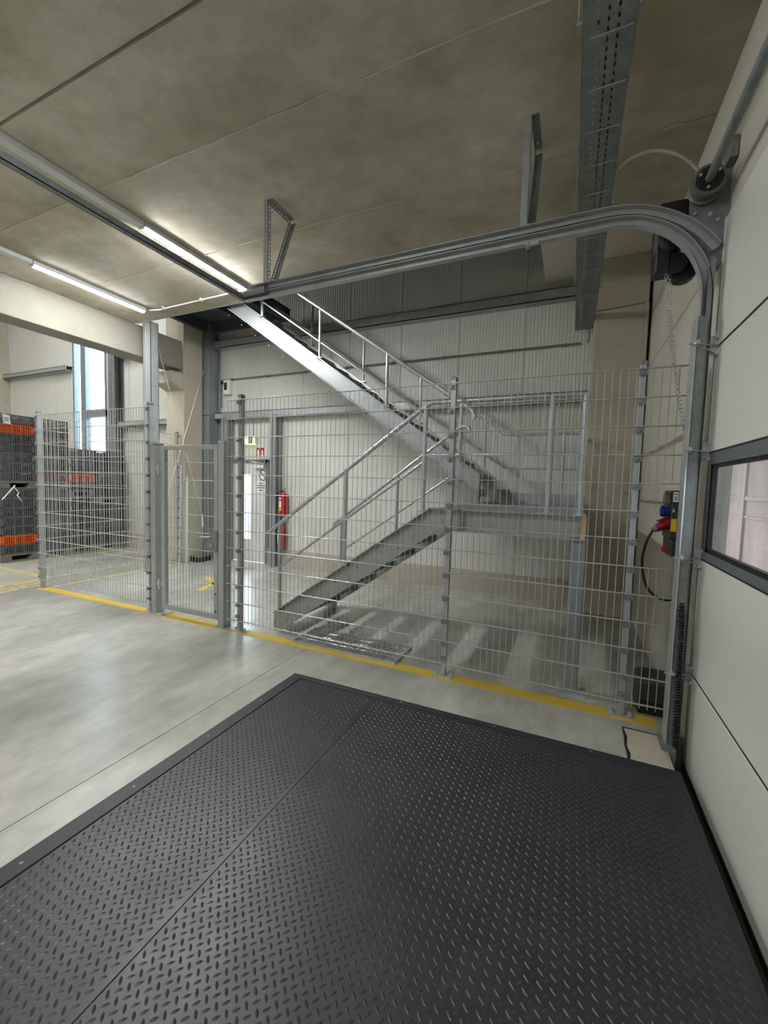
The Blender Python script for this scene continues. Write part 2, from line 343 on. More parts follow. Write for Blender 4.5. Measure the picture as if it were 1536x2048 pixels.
post(-4.714,YF+.012,'fence post immediately left of the gate')
post(-3.2725,YF+.012,'fence post immediately right of the gate')
post(-.9426,YF+.012,'fence post in front of the stair landing, midway along the right fence')
post(.421,YF+.012,'fence post nearest the sectional door, beside the black lidded box')
post(-7.1,5.765,'fence post at the back end of the side fence near the concrete column',1)
def fence(x0,x1,label,cut=None):
    m = M(); ks = range(13)
    for k in ks:
        z = Z0+.2*k; xe = x1
        if cut and k in (6,7): xe = cut
        for y in (YF-.006,YF+.006): m.tube([(x0,y,z),(xe,y,z)],.004,6)
    n = int((x1-x0)/.05)
    for i in range(n+1):
        x = x0+.012+i*.05
        if x > x1-.004: break
        if cut and x > cut+.01:
            m.tube([(x,YF,Z0-.03),(x,YF,Z0+1.0)],.003,6); m.tube([(x,YF,Z0+1.6),(x,YF,Z0+2.4)],.003,6)
        else: m.tube([(x,YF,Z0-.03),(x,YF,Z0+2.4)],.003,6)
    return tag(m.build('wire_mesh_fence', WIRE, smooth=True), label, 'fence panel', 'welded wire mesh fence panels')
fence(-7.12,-4.66,'wire mesh fence panel left of the gate, in front of the crate stacks')
fence(-3.435,-.955,'wire mesh fence panel right of the gate, in front of the lower stair flight')
fence(-.93,.69,'wire mesh fence panel ending at the door rail, cut out around the control box',.445)
m = M()
for k in range(13):
    for x in (-7.106,-7.094): m.tube([(x,YF+.08,Z0+.2*k),(x,5.765,Z0+.2*k)],.004,6)
for i in range(47): m.tube([(-7.1,YF+.09+i*.05,Z0-.03),(-7.1,YF+.09+i*.05,Z0+2.4)],.003,6)
tag(m.build('wire_mesh_fence', WIRE, smooth=True), 'wire mesh side fence panel running back from the far left corner post', 'fence panel', 'welded wire mesh fence panels')
# gate and its posts
def gpost(x0,x1,label):
    t = thing('gate_post', label, 'gate post', ((x0+x1)/2,3.48,0), 'gate posts')
    m = M(); m.box(x0,x1,3.42,3.54,.01,2.085); m.build('tube', GALV, t, bevel=.006)
    m = M(); m.box(x0-.003,x1+.003,3.417,3.543,2.075,2.095); m.build('cap', GALVB, t)
    m = M(); m.box(x0-.05,x1+.13,3.40,3.56,0,.01); m.build('base_plate', GALVB, t)
    for sx,sy in ((x0-.03,3.42),(x1+.1,3.42)):
        m = M(); m.lathe([(.014,.01),(.014,.02),(.007,.03)],(sx,sy,0),8); m.build('anchor_bolt', GALVB, t)
    return t
gpost(-4.655,-4.57,'thick square gate post on the hinge side, left of the mesh gate'); gp = gpost(-3.555,-3.472,'thick square gate post on the lock side, right of the mesh gate')
t = thing('gate', 'closed wire mesh gate in a galvanised frame with lever handle', 'gate', (-4.02,3.45,.08))
m = M(); gx0,gx1,gz0,gz1 = -4.476,-3.565,.085,2.055
m.box(gx0,gx0+.065,3.425,3.475,gz0,gz1); m.box(gx1-.06,gx1,3.425,3.475,gz0,gz1); m.box(gx0+.065,gx1-.06,3.425,3.475,gz1-.05,gz1); m.box(gx0+.065,gx1-.06,3.425,3.475,gz0,gz0+.06); m.build('frame', GALV, t, bevel=.004)
m = M()
for k in range(9):
    z = Z0+.2*k+.13
    if z < gz1-.06: m.tube([(gx0+.06,3.443,z),(gx1-.055,3.443,z)],.004,6)
for i in range(16): m.tube([(gx0+.09+i*.05,3.45,gz0+.05),(gx0+.09+i*.05,3.45,gz1-.04)],.003,6)
m.build('wire_infill', WIRE, t, smooth=True)
m = M(); m.box(-3.6,-3.555,3.405,3.425,.86,1.10); m.box(-3.70,-3.625,3.43,3.47,.86,1.12); m.build('lock_case', GALVD, t, bevel=.004)
m = M(); m.tube([(-3.66,3.44,1.02),(-3.66,3.38,1.02),(-3.79,3.38,1.02)],.011,8); m.lathe([(.022,0),(.022,-.012)],(-3.66,3.43,.93),10,1); m.build('handle', GALV, t, smooth=True)
for z in (.38,1.78):
    m = M(); m.tube([(-4.52,3.43,z-.06),(-4.52,3.43,z+.06)],.016,8); m.box(-4.57,-4.476,3.43,3.445,z-.02,z+.02); m.build('hinge', GALVB, t, smooth=True)
for z in (.18,.38):
    m = M(); m.lathe([(.012,0),(.012,-.004)],(-3.592,3.425,z),8,1); m.build('bolt', BLACK, t)

# ------------------------------------------------------------------ staircase
ST = thing('staircase', 'galvanised steel staircase with landing, two flights and tubular handrails behind the fence', 'staircase', (-1.4,4.8,0))
S1, S2, RZ, ZL = .705, .69, .1825, 1.46
def zt1(x): return .215+S1*(x+2.942)           # top edge of the lower stringers
def zt2(x): return 2.01+S2*(-1.277-x)           # top edge of the upper stringers
DV = .243
def stringer(poly, y, flange, holes):
    s = 1 if flange > 0 else -1
    m = M(); m.prism(poly,1,y,y+.008)
    n = len(poly)
    for i in range(n):
        a, b_ = poly[i], poly[(i+1) % n]
        L = math.hypot(b_[0]-a[0],b_[1]-a[1])
        if L < .3 and i not in (2,): continue
        m.bar((a[0],y+.004+s*.035,a[1]),(b_[0],y+.004+s*.035,b_[1]),.07,.011)
    o = m.build('stringer', GALV, ST)
    h = M()
    for (x,z) in holes: h.lathe([(.009,0),(.009,s*.012)],(x,y+(.008 if s > 0 else 0),z),8,1)
    if holes: h.build('bolt_heads', GALVD, o)
    return o
lowp = [(-2.976,0),(-2.976,.19),(-2.942,.215),(-1.175,ZL),(.12,ZL),(.12,1.27),(-1.085,1.27),(-2.775,.085),(-2.775,0)]
holes1 = [h for k in range(1,7) for h in ((-2.942+(k*RZ-.215)/S1+.02,k*RZ-.09),(-2.942+(k*RZ-.215)/S1+.2,k*RZ-.04))]+[(-.383,1.40),(-.383,1.37),(-1.05,1.42),(-1.03,1.3)]
stringer(lowp,3.68,-1,holes1); stringer(lowp,4.72,1,[])
upp = [(-4.94,zt2(-4.94)),(-1.0,zt2(-1.0)),(-1.0,1.475),(-.93,1.475),(-.93,ZL),(-1.05,ZL),(-1.05,zt2(-1.05)-DV),(-4.94,zt2(-4.94)-DV)]
holes2 = [h for k in range(1,18) for h in ((-1.2-(k*RZ-.2)/S2-.1,ZL+k*RZ+.02),(-1.2-(k*RZ-.2)/S2+.06,ZL+k*RZ-.0))]
stringer(upp,5.0,-1,holes2); stringer(upp,6.02,1,[])
def tread(x0,x1,z,y0,y1):
    m = M(); m.box(x0,x1,y0,y1,z-.004,z); m.box(x0,x0+.004,y0,y1,z-.04,z); m.box(x1-.004,x1,y0,y1,z-.04,z)
    for i in range(1,5):
        y = y0+(y1-y0)*i/5; m.box(x0,x1,y-.002,y+.002,z-.035,z-.004)
    for yy in (y0,y1-.006): m.box(x0+.01,x1-.01,yy,yy+.006,z-.09,z)
    m.build('tread', GALVD, ST)
for k in range(1,8):
    z = k*RZ; x = -2.942+(z+.055-.215)/S1; tread(x-.045,x+.185,z,3.69,4.715)
for k in range(1,18):
    z = ZL+k*RZ; x = -1.277-(z+.055-2.01)/S2; tread(x-.185,x+.045,z,5.01,6.015)
# landing
m = M()
for i in range(37): x = -1.14+i*.034; m.box(x-.0015,x+.0015,3.7,6.0,ZL-.03,ZL)
for j in range(24): y = 3.7+j*.1; m.box(-1.14,.1,y-.003,y+.003,ZL-.012,ZL-.002)
m.build('landing_grating', GALVB, ST)
m = M(); m.box(.11,.12,3.68,6.03,1.27,ZL); m.box(.05,.12,3.68,6.03,1.27,1.28); m.build('landing_beam', GALV, ST)
m = M(); m.box(-1.15,.12,6.02,6.03,1.27,ZL); m.box(-1.15,.12,5.96,6.03,1.27,1.28); m.build('landing_beam', GALV, ST)
m = M(); m.box(-1.16,-1.15,4.75,6.03,1.27,ZL); m.build('landing_beam', GALV, ST)
m = M(); m.box(-1.0,.1,6.005,6.012,ZL,ZL+.145); m.build('toe_board', GALV, ST)
m = M(); m.box(.095,.102,3.72,6.01,ZL,ZL+.145); m.build('toe_board', GALV, ST)
m = M(); m.box(.02,.13,3.65,3.76,.012,1.262); m.build('support_post', STEELC, ST, bevel=.008)
m = M(); m.box(-.03,.19,3.6,3.81,0,.012); m.build('base_plate', GALVB, ST)
m = M(); m.box(.01,.14,3.64,3.77,1.262,1.27); m.build('head_plate', GALVB, ST)
def rail(top, mids, posts, y=None, r=.021, ax='y'):
    P = lambda p: (p[0],y,p[1]) if len(p) == 2 else p
    m = M(); m.tube([P(p) for p in top],r,12); o = m.build('handrail', GALVB, ST, smooth=True)
    for md in mids: m = M(); m.tube([P(p) for p in md],.0135,10); m.build('mid_rail', GALVB, o, smooth=True)
    for p in posts:
        m = M(); a = P((p[0],p[1])) if len(p) == 3 else p[0]; b_ = P((p[0],p[2])) if len(p) == 3 else p[1]
        m.tube([a,b_],.021,12); m.cbox((a[0],a[1],a[2]+.006),(.09,.06,.012)); m.build('baluster', GALVB, o, smooth=True)
rail([(-3.04,1.09),(-3.02,1.115),(-1.24,2.40),(-1.19,2.42),(.07,2.42)],[[(-2.88,.73),(-1.25,1.885)],[(-1.25,1.95),(.07,1.95)]],
     [(-2.886,.24,1.2),(-2.07,.83,1.79),(-1.25,1.42,2.395),(-.17,ZL,2.42),(.07,ZL,2.42)],3.655)
rail([(-2.86,1.06),(-2.87,1.09),(-2.84,1.14),(-1.21,2.345),(-1.15,2.365),(-1.10,2.34),(-1.085,2.29)],[[(-2.74,.77),(-1.26,1.80)]],
     [(-2.745,.36,1.2),(-1.96,.91,1.79),(-1.26,ZL,2.31)],4.745)
rail([(-1.10,2.47),(-1.09,2.52),(-1.13,2.585),(-1.22,2.65),(-5.0,2.65+3.78*.687)],[[(-1.19,2.18),(-5.0,2.18+3.81*.687)]],
     [(-1.25,zt2(-1.25),2.66),(-2.245,zt2(-2.245),3.36),(-3.28,zt2(-3.28),4.07),(-4.30,zt2(-4.3),4.77)],4.975)
rail([(.085,3.655,2.42),(.085,6.0,2.41)],[[(.085,3.655,1.95),(.085,6.0,1.94)]],[((.085,4.85,ZL),(.085,4.85,2.41))],None)
rail([(.085,2.41),(-.866,2.41),(-5.0,2.41+4.134*.69)],[[(.085,1.94),(-.866,1.94),(-5.0,1.94+4.134*.69)]],
     [(.085,ZL,2.41),(-.12,ZL,2.41),(-1.16,zt2(-1.16),2.61),(-2.16,zt2(-2.16),3.30),(-3.15,zt2(-3.15),3.98),(-4.15,zt2(-4.15),4.67)],6.045)
m = M(); m.bar((.105,3.63,1.272),(.112,3.63,1.452),.03,.028,(0,1,0)); tag(m.build('wooden_lath', WOOD), 'short pale wooden lath wedged under the landing corner on the support post', 'wood piece')

# ------------------------------------------------------------------ sectional door, rails and drive
t = thing('sectional_door', 'white insulated sectional door with a grey framed window strip', 'sectional door', (.8,1.4,-.14))
XD = .78
secs = [(-.14,.475),(.49,1.238),(1.926,2.568),(2.583,DZT)]
for z0,z1 in secs:
    m = M(); m.box(XD,XD+.042,DY0,DY1-.03,z0,z1); o = m.build('door_panel', DOORP, t, bevel=.004)
    m = M(); m.box(XD-.003,XD+.043,DY1-.03,DY1,z0+.004,z1-.004); m.build('end_cap', WHITE, o)
for z,mt in ((.4825,RUBBER),(1.243,RUBBER),(1.922,RUBBER),(2.5755,RUBBER)):
    m = M(); m.box(XD+.004,XD+.04,DY0,DY1-.005,z-.014,z+.014); m.build('joint_seal', mt, t)
m = M(); fy = [DY0,DY0+.05,1.28,1.36,DY1-.09,DY1-.03]
m.box(XD,XD+.045,DY0,DY1-.03,1.25,1.30); m.box(XD,XD+.045,DY0,DY1-.03,1.845,1.915)
for i in (0,2,4): m.box(XD,XD+.045,fy[i],fy[i+1],1.30,1.845)
wf = m.build('window_frame', ALU, t)
m = M()
for a,b_ in ((fy[1],fy[2]),(fy[3],fy[4])):
    m.box(XD+.006,XD+.03,a,b_,1.30,1.325); m.box(XD+.006,XD+.03,a,b_,1.825,1.845); m.box(XD+.006,XD+.03,a,a+.02,1.30,1.845); m.box(XD+.006,XD+.03,b_-.04,b_,1.30,1.845)
m.build('window_gasket', RUBBER, wf)
for a,b_ in ((fy[1],fy[2]),(fy[3],fy[4])):
    m = M(); m.box(XD+.02,XD+.026,a+.01,b_-.01,1.31,1.84); m.build('pane', GLASSD, wf)
for z in (.49,1.25,1.93,2.58):
    m = M(); m.box(.735,XD-.001,DY1-.055,DY1-.05,z-.06,z+.06); m.bar((.64,DY1-.13,z),(XD-.002,DY1-.04,z),.03,.01); m.bar((.62,DY1-.13,z+.005),(XD-.004,DY1-.05,z-.045),.014,.008)
    m.tube([(.66,DY1-.14,z+.01),(.66,DY1-.02,z+.01)],.012,8); m.lathe([(.012,0),(.012,-.012)],(XD-.01,DY1-.07,z+.05),6,1); m.lathe([(.012,0),(.012,-.012)],(XD-.01,DY1-.07,z-.05),6,1)
    m.build('roller_hinge', GALVB, t)
m = M(); m.box(XD-.004,XD+.05,DY0,DY1-.03,-.175,-.135); m.build('bottom_seal', RUBBER, t)
def sweep(path, prof, y):
    # path of (x,z), profile of (along normal, along y)
    m = M(); vs = []; n = len(prof); L = len(path)
    for i,(x,z) in enumerate(path):
        a = path[max(0,i-1)]; b_ = path[min(L-1,i+1)]; dx,dz = b_[0]-a[0],b_[1]-a[1]; l = math.hypot(dx,dz); nx,nz = -dz/l,dx/l
        for u,w in prof: vs.append((x+nx*u,y+w,z+nz*u))
    fs = [(i*n+k,i*n+(k+1)%n,(i+1)*n+(k+1)%n,(i+1)*n+k) for i in range(L-1) for k in range(n)]
    fs += [tuple(range(n))[::-1],tuple(range((L-1)*n,L*n))]
    return m.add(vs,fs)
CP = [(-.03,-.02),(-.03,.03),(.03,.03),(.03,-.02),(.025,-.02),(.025,.024),(-.025,.024),(-.025,-.02)]
t = thing('door_track', 'galvanised curved door track rising beside the sectional door and running under the ceiling', 'door track', (.7,3.22,-.1))
p1 = [(-3.0,3.44),(-2,3.44),(-1,3.44)]+arc(.14,2.88,.56,PI/2,0,18)+[(.70,2.0),(.70,1.0),(.70,-.12)]
sweep(p1, CP, 3.22).build('lower_track', GALV, t, smooth=True)
p2 = [(-2.95,3.512),(-2,3.512),(-1,3.512)]+[(x,z) for x,z in arc(.10,2.76,.752,PI/2,.58,14)]
sweep(p2, CP, 3.22).build('upper_track', GALV, t, smooth=True)
m = M(); m.box(.70,.735,3.2,3.3,-.12,3.1); m.build('backing_angle', GALVD, t)
m = M(); m.box(.648,.656,3.16,3.27,.0,2.75); m.build('front_lip', GALVB, t); m = M(); m.box(.656,.708,3.172,3.178,.0,2.75); m.build('front_plate', GALVD, t)
m = M(); m.box(-.39,-.36,3.19,3.25,3.395,3.41); m.box(-.37,-.3,3.19,3.21,3.39,3.41); m.build('splice_plate', GALVB, t)
m = M(); m.lathe([(.03,-.01),(.03,.25),(.045,.26)],(-2.98,3.21,3.475),10,0); m.build('spring_bumper', GALVD, t, smooth=True)
m = M(); m.box(.62,.70,3.1,3.28,-.12,.02); m.box(.64,.69,3.08,3.14,-.19,-.06); m.build('foot_bracket', GALVD, t)
m = M(); m.box(-3.05,-3.0,-.5,3.25,3.425,3.43); m.box(-3.005,-3.0,-.5,3.25,3.425,3.47); m.box(-3.05,-3.045,-.5,3.25,3.425,3.44)
tag(m.build('cross_rail', GALVD), 'dark galvanised cross rail under the ceiling joining the door track ends', 'rail')
def ladder(m, p, q, w, up):
    # slotted profile: two edge strips and rungs, plus a solid side flange
    p,q,up = Vector(p),Vector(q),Vector(up); d = (q-p); L = d.length; d.normalize(); a = (up-d*up.dot(d)).normalized(); nrm = d.cross(a)
    for s in (-1,1): m.bar(p+a*s*w*.38,q+a*s*w*.38,w*.24,.003,a)
    k = int(L/.035)
    for i in range(k+1): c = p+d*(i*L/k); m.bar(c-d*.005,c+d*.005,w*.6,.003,a)
def bracket(x,label):
    t = thing('ceiling_bracket', label, 'bracket', (x,3.25,3.53), 'slotted brackets hanging the door track')
    m = M(); m.box(x-.055,x-.01,3.245,3.249,3.53,ZC); ladder(m,(x-.008,3.268,3.53),(x-.008,3.268,ZC),.04,(0,1,0)); m.build('vertical_leg', GALV, t)
    m = M(); ladder(m,(x-.008,3.25,ZC-.02),(x-.008,3.58,ZC-.02),.04,(0,0,1)); m.box(x-.008,x+.04,3.25,3.58,ZC-.004,ZC); m.build('ceiling_arm', GALVD, t)
    m = M(); ladder(m,(x-.006,3.585,ZC-.03),(x-.006,3.29,3.54),.04,(0,1,0)); m.bar((x+.02,3.602,ZC-.03),(x+.02,3.307,3.54),.05,.004,(1,0,0)); m.build('diagonal_leg', GALVD, t)
    m = M(); m.lathe([(.012,0),(.012,-.015)],(x+.015,3.5,ZC-.004),6); m.build('anchor_bolt', GALVB, t)
bracket(-2.74,'slotted triangular bracket hanging the door track beside the bright ceiling light')
bracket(-.385,'slotted triangular bracket hanging the door track left of the cable tray')
t = thing('door_shaft', 'torsion shaft with cable drum on a bearing plate above the sectional door', 'door shaft', (.66,2.4,3.2))
m = M(); m.tube([(.66,-.5,3.55),(.66,3.24,3.55)],.024,14); m.build('shaft', GALVD, t, smooth=True)
m = M(); m.lathe([(.03,0),(.088,0),(.092,.01),(.092,.03),(.078,.036),(.078,.085),(.092,.09),(.092,.1),(.03,.1)],(.66,3.16,3.55),28,1); m.build('cable_drum', mat('drum_metal', (118,114,106), .45, .6), t, smooth=True)
m = M(); m.lathe([(.028,0),(.07,.0),(.07,.004)],(.66,3.152,3.55),24,1); m.build('drum_hub', BLACK, t)
for a in (.6,2.7,4.6):
    m = M(); m.lathe([(.008,0),(.008,-.012)],(.66+.055*math.cos(a),3.15,3.55+.055*math.sin(a)),6,1); m.build('bolt', GALVB, t)
m = M(); m.prism([(.585,3.60),(.60,3.22),(.66,3.05),(.76,3.05),(.795,3.2),(.795,3.74),(.755,3.74),(.755,3.62),(.70,3.62)],1,3.275,3.285); m.box(.755,.795,3.18,3.28,3.66,3.78); m.build('bearing_plate', GALVD, t)
for x,z in ((.62,3.42),(.64,3.34),(.70,3.40),(.74,3.36)):
    m = M(); m.lathe([(.01,0),(.01,-.012)],(x,3.275,z),6,1); m.build('bolt', GALVB, t)
t = thing('door_motor', 'black door operator behind the curved track near the right wall', 'motor', (.52,3.42,3.1))
m = M(); m.box(.44,.60,3.32,3.5,3.40,3.56); m.lathe([(.07,0),(.085,.03),(.085,.16),(.06,.2)],(.50,3.40,3.25),16); m.box(.43,.52,3.33,3.46,3.12,3.3); m.build('housing', BLACK, t, bevel=.012)
m = M(); m.lathe([(.05,-.02),(.07,-.02),(.05,0),(.07,.02),(.05,.02)],(.545,3.36,3.17),20,1); m.lathe([(.04,-.03),(.09,-.02),(.09,.05),(.05,.07)],(.60,3.40,3.155),16,1); m.build('chain_wheel', BLACK, t, smooth=True)
m = M(); m.tube([(.49,3.36,3.14),(.53,3.36,3.09),(.56,3.36,3.10),(.57,3.36,3.14)],.005,6); m.tube([(.46,3.4,3.2),(.50,3.38,3.22),(.56,3.38,3.24)],.005,6); m.build('cable_loop', BLACK, t, smooth=True)
# hand chain
m = M()
def links(P):
    P = [Vector(p) for p in P]; L = sum((b_-a).length for a,b_ in zip(P[:-1],P[1:])); n = int(L/.026); k = 0
    for a,b_ in zip(P[:-1],P[1:]):
        c = max(1,round((b_-a).length/.026))
        for i in range(c):
            p = a.lerp(b_,(i+.5)/c); d = (b_-a).normalized(); s = Vector((1,.2,0)) if k % 2 else Vector((-.2,1,0)); s = (s-d*s.dot(d)).normalized(); k += 1
            pts = [p+d*.017*math.cos(t)*1.0+s*.009*math.sin(t) for t in [2*PI*j/8 for j in range(8)]]
            m.tube(pts,.002,4,closed=True)
links([(.50,3.36,3.14),(.52,3.36,2.9),(.565,3.36,2.6),(.61,3.36,2.35),(.66,3.36,2.1),(.70,3.35,1.98)])
links([(.52,3.36,3.13),(.545,3.36,2.85),(.578,3.36,2.6),(.618,3.36,2.36),(.668,3.36,2.12),(.70,3.35,1.98)])
tag(m.build('hand_chain', GALVB, smooth=True), 'long double strand of hand chain hanging from the door operator', 'chain')
# control box on the wall behind the rail
t = thing('control_box', 'dark grey door control box with plugs on the right wall behind the rail', 'control box', (.72,3.62,1.2))
m = M(); m.box(.72,.80,3.5,3.78,1.2,1.68); m.build('case', ANTH, t, bevel=.008)
m = M(); m.box(.655,.715,3.5,3.78,1.335,1.68); m.box(.665,.715,3.5,3.78,1.21,1.33); m.build('cover', ANTH, t, bevel=.006)
m = M(); m.box(.70,.722,3.494,3.78,1.2,1.68); m.build('seam_strip', GREYP, t)
m = M(); m.box(.615,.655,3.53,3.6,1.585,1.66); m.build('grey_socket', GREYP, t, bevel=.008)
m = M(); m.lathe([(.035,0),(.035,-.03),(.042,-.035),(.042,-.05),(.03,-.055)],(.655,3.57,1.53),16,0); m.build('blue_socket', BLUE, t, smooth=True)
m = M(); m.lathe([(.012,0),(.012,-.02),(.018,-.03)],(.66,3.57,1.255),12,0); m.box(.625,.642,3.55,3.59,1.235,1.275); m.build('switch', mat('orange_red_switch', (190,44,24), .4), t)
m = M(); m.box(.657,.69,3.497,3.5,1.39,1.48); m.build('yellow_label', LABY, t)
m = M(); m.box(.66,.69,3.497,3.5,1.60,1.67); m.cur = 1
for z in (1.615,1.63,1.65): m.box(.664,.686,3.4965,3.497,z,z+.006)
m.build('white_label', [LABEL,INK], t)
m = M(); m.box(.663,.672,3.498,3.5,1.525,1.55); m.build('mark', LABEL, t)
t = thing('power_plug', 'red industrial plug with black cable looping down from the control box', 'plug', (.6,3.57,.9))
A = Vector((.655,3.57,1.445)); B = Vector((.56,3.55,1.39)); D = (B-A)
m = M(); m.tube([A,A+D*.35,A+D*.36,A+D*.8],[.042,.042,.034,.026],14); m.build('plug_body', REDP, t, smooth=True)
m = M(); m.tube([A+D*.8,A+D*1.0],[.024,.018],12); m.build('cable_gland', GREYP, t, smooth=True)
m = M(); m.bar(A+D*.05+Vector((0,0,.045)),A+D*.7+Vector((0,0,.05)),.05,.012); m.build('plug_flap', REDP, t)
m = M(); pts = [A+D,(.525,3.55,1.30),(.505,3.55,1.17),(.520,3.55,1.04),(.555,3.54,.95),(.61,3.52,.905),(.665,3.48,.90),(.71,3.42,.95),(.715,3.36,1.05)]
def smooth_pts(P,k=6):
    P = [Vector(p) for p in P]; out = []
    for i in range(len(P)-1):
        a,b_,c,d = P[max(0,i-1)],P[i],P[i+1],P[min(len(P)-1,i+2)]
        for j in range(k):
            t_ = j/k; out.append(.5*((2*b_)+(c-a)*t_+(2*a-5*b_+4*c-d)*t_*t_+(3*b_-a-3*c+d)*t_**3))
    return out+[P[-1]]
m.tube(smooth_pts(pts),.009,8); m.build('cable', BLACK, t, smooth=True)
m = M(); P = smooth_pts([(.715,3.5,1.2),(.71,3.38,1.12),(.69,3.2,.98),(.685,3.145,.8),(.69,3.14,.4),(.70,3.14,.0)],22); L = len(P)
m.tube(P,.008,8)
hel = []
acc = 0
for i in range(L-1):
    a,b_ = P[i],P[i+1]; d = (b_-a); l = d.length
    if i < 30: continue
    n_ = max(2,int(l/.0035)); d.normalize(); u = Vector((1,0,0)); u = (u-d*u.dot(d)).normalized(); w = d.cross(u)
    for j in range(n_): ph = acc*2*PI/.018; hel.append(a+(b_-a)*(j/n_)+u*.016*math.cos(ph)+w*.016*math.sin(ph)); acc += l/n_
m.tube(hel,.0045,5)
tag(m.build('spiral_cable', BLACK, smooth=True), 'black spiral cable running down the front of the vertical door rail', 'cable')
m = M(); m.tube(smooth_pts([(.155,3.45,3.91),(.254,3.45,3.977),(.372,3.45,3.995),(.47,3.45,3.965),(.56,3.45,3.905),(.63,3.44,3.82),(.675,3.40,3.70),(.66,3.38,3.56)]),.011,10)
tag(m.build('flexible_conduit', CABLEW, smooth=True), 'pale flexible conduit arching from cable tray to door operator', 'cable')
# lidded box in the corner behind the fence
t = thing('floor_box', 'black plastic box with rounded dark grey lid on the floor behind the end fence post', 'box', (.66,3.7,0))
m = M(); m.box(.545,.79,3.56,3.86,0,.1); m.build('base', BLACK, t, bevel=.006)
m = M(); pr = [(.535,.1),(.535,.18)]+[(.60+.065*math.cos(a),.185+.065*math.sin(a)) for a in [PI-i*PI/12 for i in range(7)]]+[(.735+.06*math.cos(a),.19+.06*math.sin(a)) for a in [PI/2-i*PI/12 for i in range(7)]]+[(.795,.1)]
m.prism(pr,1,3.555,3.865); m.build('lid', mat('dark_lid', (58,54,52), .5), t, bevel=.01)

# ------------------------------------------------------------------ dock plate
t = thing('dock_plate', 'large black tread plate of the dock leveller framed by flat bars in the foreground', 'dock plate', (-.7,1.1,0))
PX0,PX1,PY0,PY1 = -2.0,.655,-.3,2.83
pit = .042
def lenses(x0,x1,y0,y1,z):
    gx = np.arange(x0+.02,x1-.012,pit); gy = np.arange(y0+.02,y1-.012,pit)
    out = []
    for typ in (0,1):
        X,Y = np.meshgrid(gx+(pit/2 if typ else 0),gy+(pit/2 if typ else 0)); X = X.ravel(); Y = Y.ravel()
        k = (X < x1-.012)&(Y < y1-.012); X = X[k]; Y = Y[k]
        d = np.array([.72,-.70]) if not typ else np.array([.60,.80]); e = np.array([-d[1],d[0]])
        prof = [(-.0155,0,0),(-.008,-.0048,0),(.0,-.006,0),(.008,-.0048,0),(.0155,0,0),(.008,.0048,0),(0,.006,0),(-.008,.0048,0),(-.0075,0,.0026),(0,0,.0032),(.0075,0,.0026)]
        V = np.zeros((len(X),11,3))
        for i,(a,b_,h) in enumerate(prof):
            V[:,i,0] = X+a*d[0]+b_*e[0]; V[:,i,1] = Y+a*d[1]+b_*e[1]; V[:,i,2] = z+h-.0002
        out.append(V)
    return np.concatenate(out).reshape(-1,3)
LF = [(0,1,8),(1,2,9,8),(2,3,10,9),(3,4,10),(4,5,10),(5,6,9,10),(6,7,8,9),(7,0,8)]
def treadplate(x0,x1):
    z = .006; m = M(); m.box(x0,x1,PY0,PY1,-.004,z)
    V = lenses(x0,x1,PY0,PY1,z); o = len(m.v); n = len(V)//11
    m.v += [tuple(p) for p in V]
    for i in range(n):
        b_ = o+11*i
        for f in LF: m.f.append(tuple(b_+k for k in f)); m.m.append(0)
    return m.build('tread_plate', PLATE, t, smooth=True)
treadplate(PX0,-1.296); treadplate(-1.290,PX1)
m = M(); m.box(-2.105,-2.006,PY0,2.893,0,.010); m.build('border_bar', PFRAME, t, bevel=.003)
m = M(); m.box(-2.006,PX1,2.838,2.893,0,.010); m.build('border_bar', PFRAME, t, bevel=.003)
m = M(); m.box(PX1,.682,PY0,2.893,-.03,.008); m.build('front_edge', PFRAME, t, bevel=.003)
m = M()
for y in (2.4,1.9,1.4,.9): m.lathe([(.008,.010),(.006,.0115)],(-2.055,y,0),8)
for x in (-1.8,-1.1,-.4,.2): m.lathe([(.008,.010),(.006,.0115)],(x,2.866,0),8)
m.build('screws', GALVD, t)

# ------------------------------------------------------------------ cable tray
t = thing('cable_tray', 'perforated galvanised cable tray hanging under the ceiling at upper right', 'cable tray', (.05,2.5,3.88))
zt = 3.9; a0,a1,y0,y1 = -.066,.168,-1.5,6.5
m = M(); cols = [a0+.012,a0+.07,a0+.078,a0+.116,a0+.124,a0+.162,a0+.17,a1-.012]
n = int((y1-y0)/.1)
for (xa,xb) in ((a0,a0+.064),(a0+.074,a0+.108),(a0+.118,a0+.152),(a0+.162,a1)): m.box(xa,xb,y0,y1,zt,zt+.0015)
for i in range(int((y1-y0)/.05)):
    y = y0+i*.05
    for xa in (a0+.064,a0+.108,a0+.152): m.box(xa-.0001,xa+.0101,y,y+.027,zt+.0001,zt+.0014)
m.box(a0,a0+.0015,y0,y1,zt,zt+.06); m.box(a1-.0015,a1,y0,y1,zt,zt+.06); m.box(a0,a0+.012,y0,y1,zt+.058,zt+.06); m.box(a1-.012,a1,y0,y1,zt+.058,zt+.06)
m.build('perforated_channel', GALVD, t)
m = M(); m.box(a0+.02,a0+.06,y0,y1,zt+.03,zt+.05); m.box(a0+.1,a1-.03,y0,y1,zt+.04,zt+.06); m.build('cables', mat('grey_cable', (120,122,120), .6), t)
y = -1.2
for y in [-1.2+i*.3 for i in range(25)]:
    m = M(); m.box(a0+.03,a1-.012,y-.003,y+.003,zt-.006,zt-.0005); m.build('stiffening_rib', GALVB, t)
for y in (-.6,.9,2.4,3.9,5.4):
    zz = ZC if y < YS else 4.63
    m = M(); m.box(a0-.03,a1+.03,y-.02,y+.02,zt+.06,zt+.075); m.tube([(a0-.02,y,zt+.06),(a0-.02,y,zz)],.005,6); m.tube([(a1+.02,y,zt+.06),(a1+.02,y,zz)],.005,6); m.build('hanger', GALV, t)
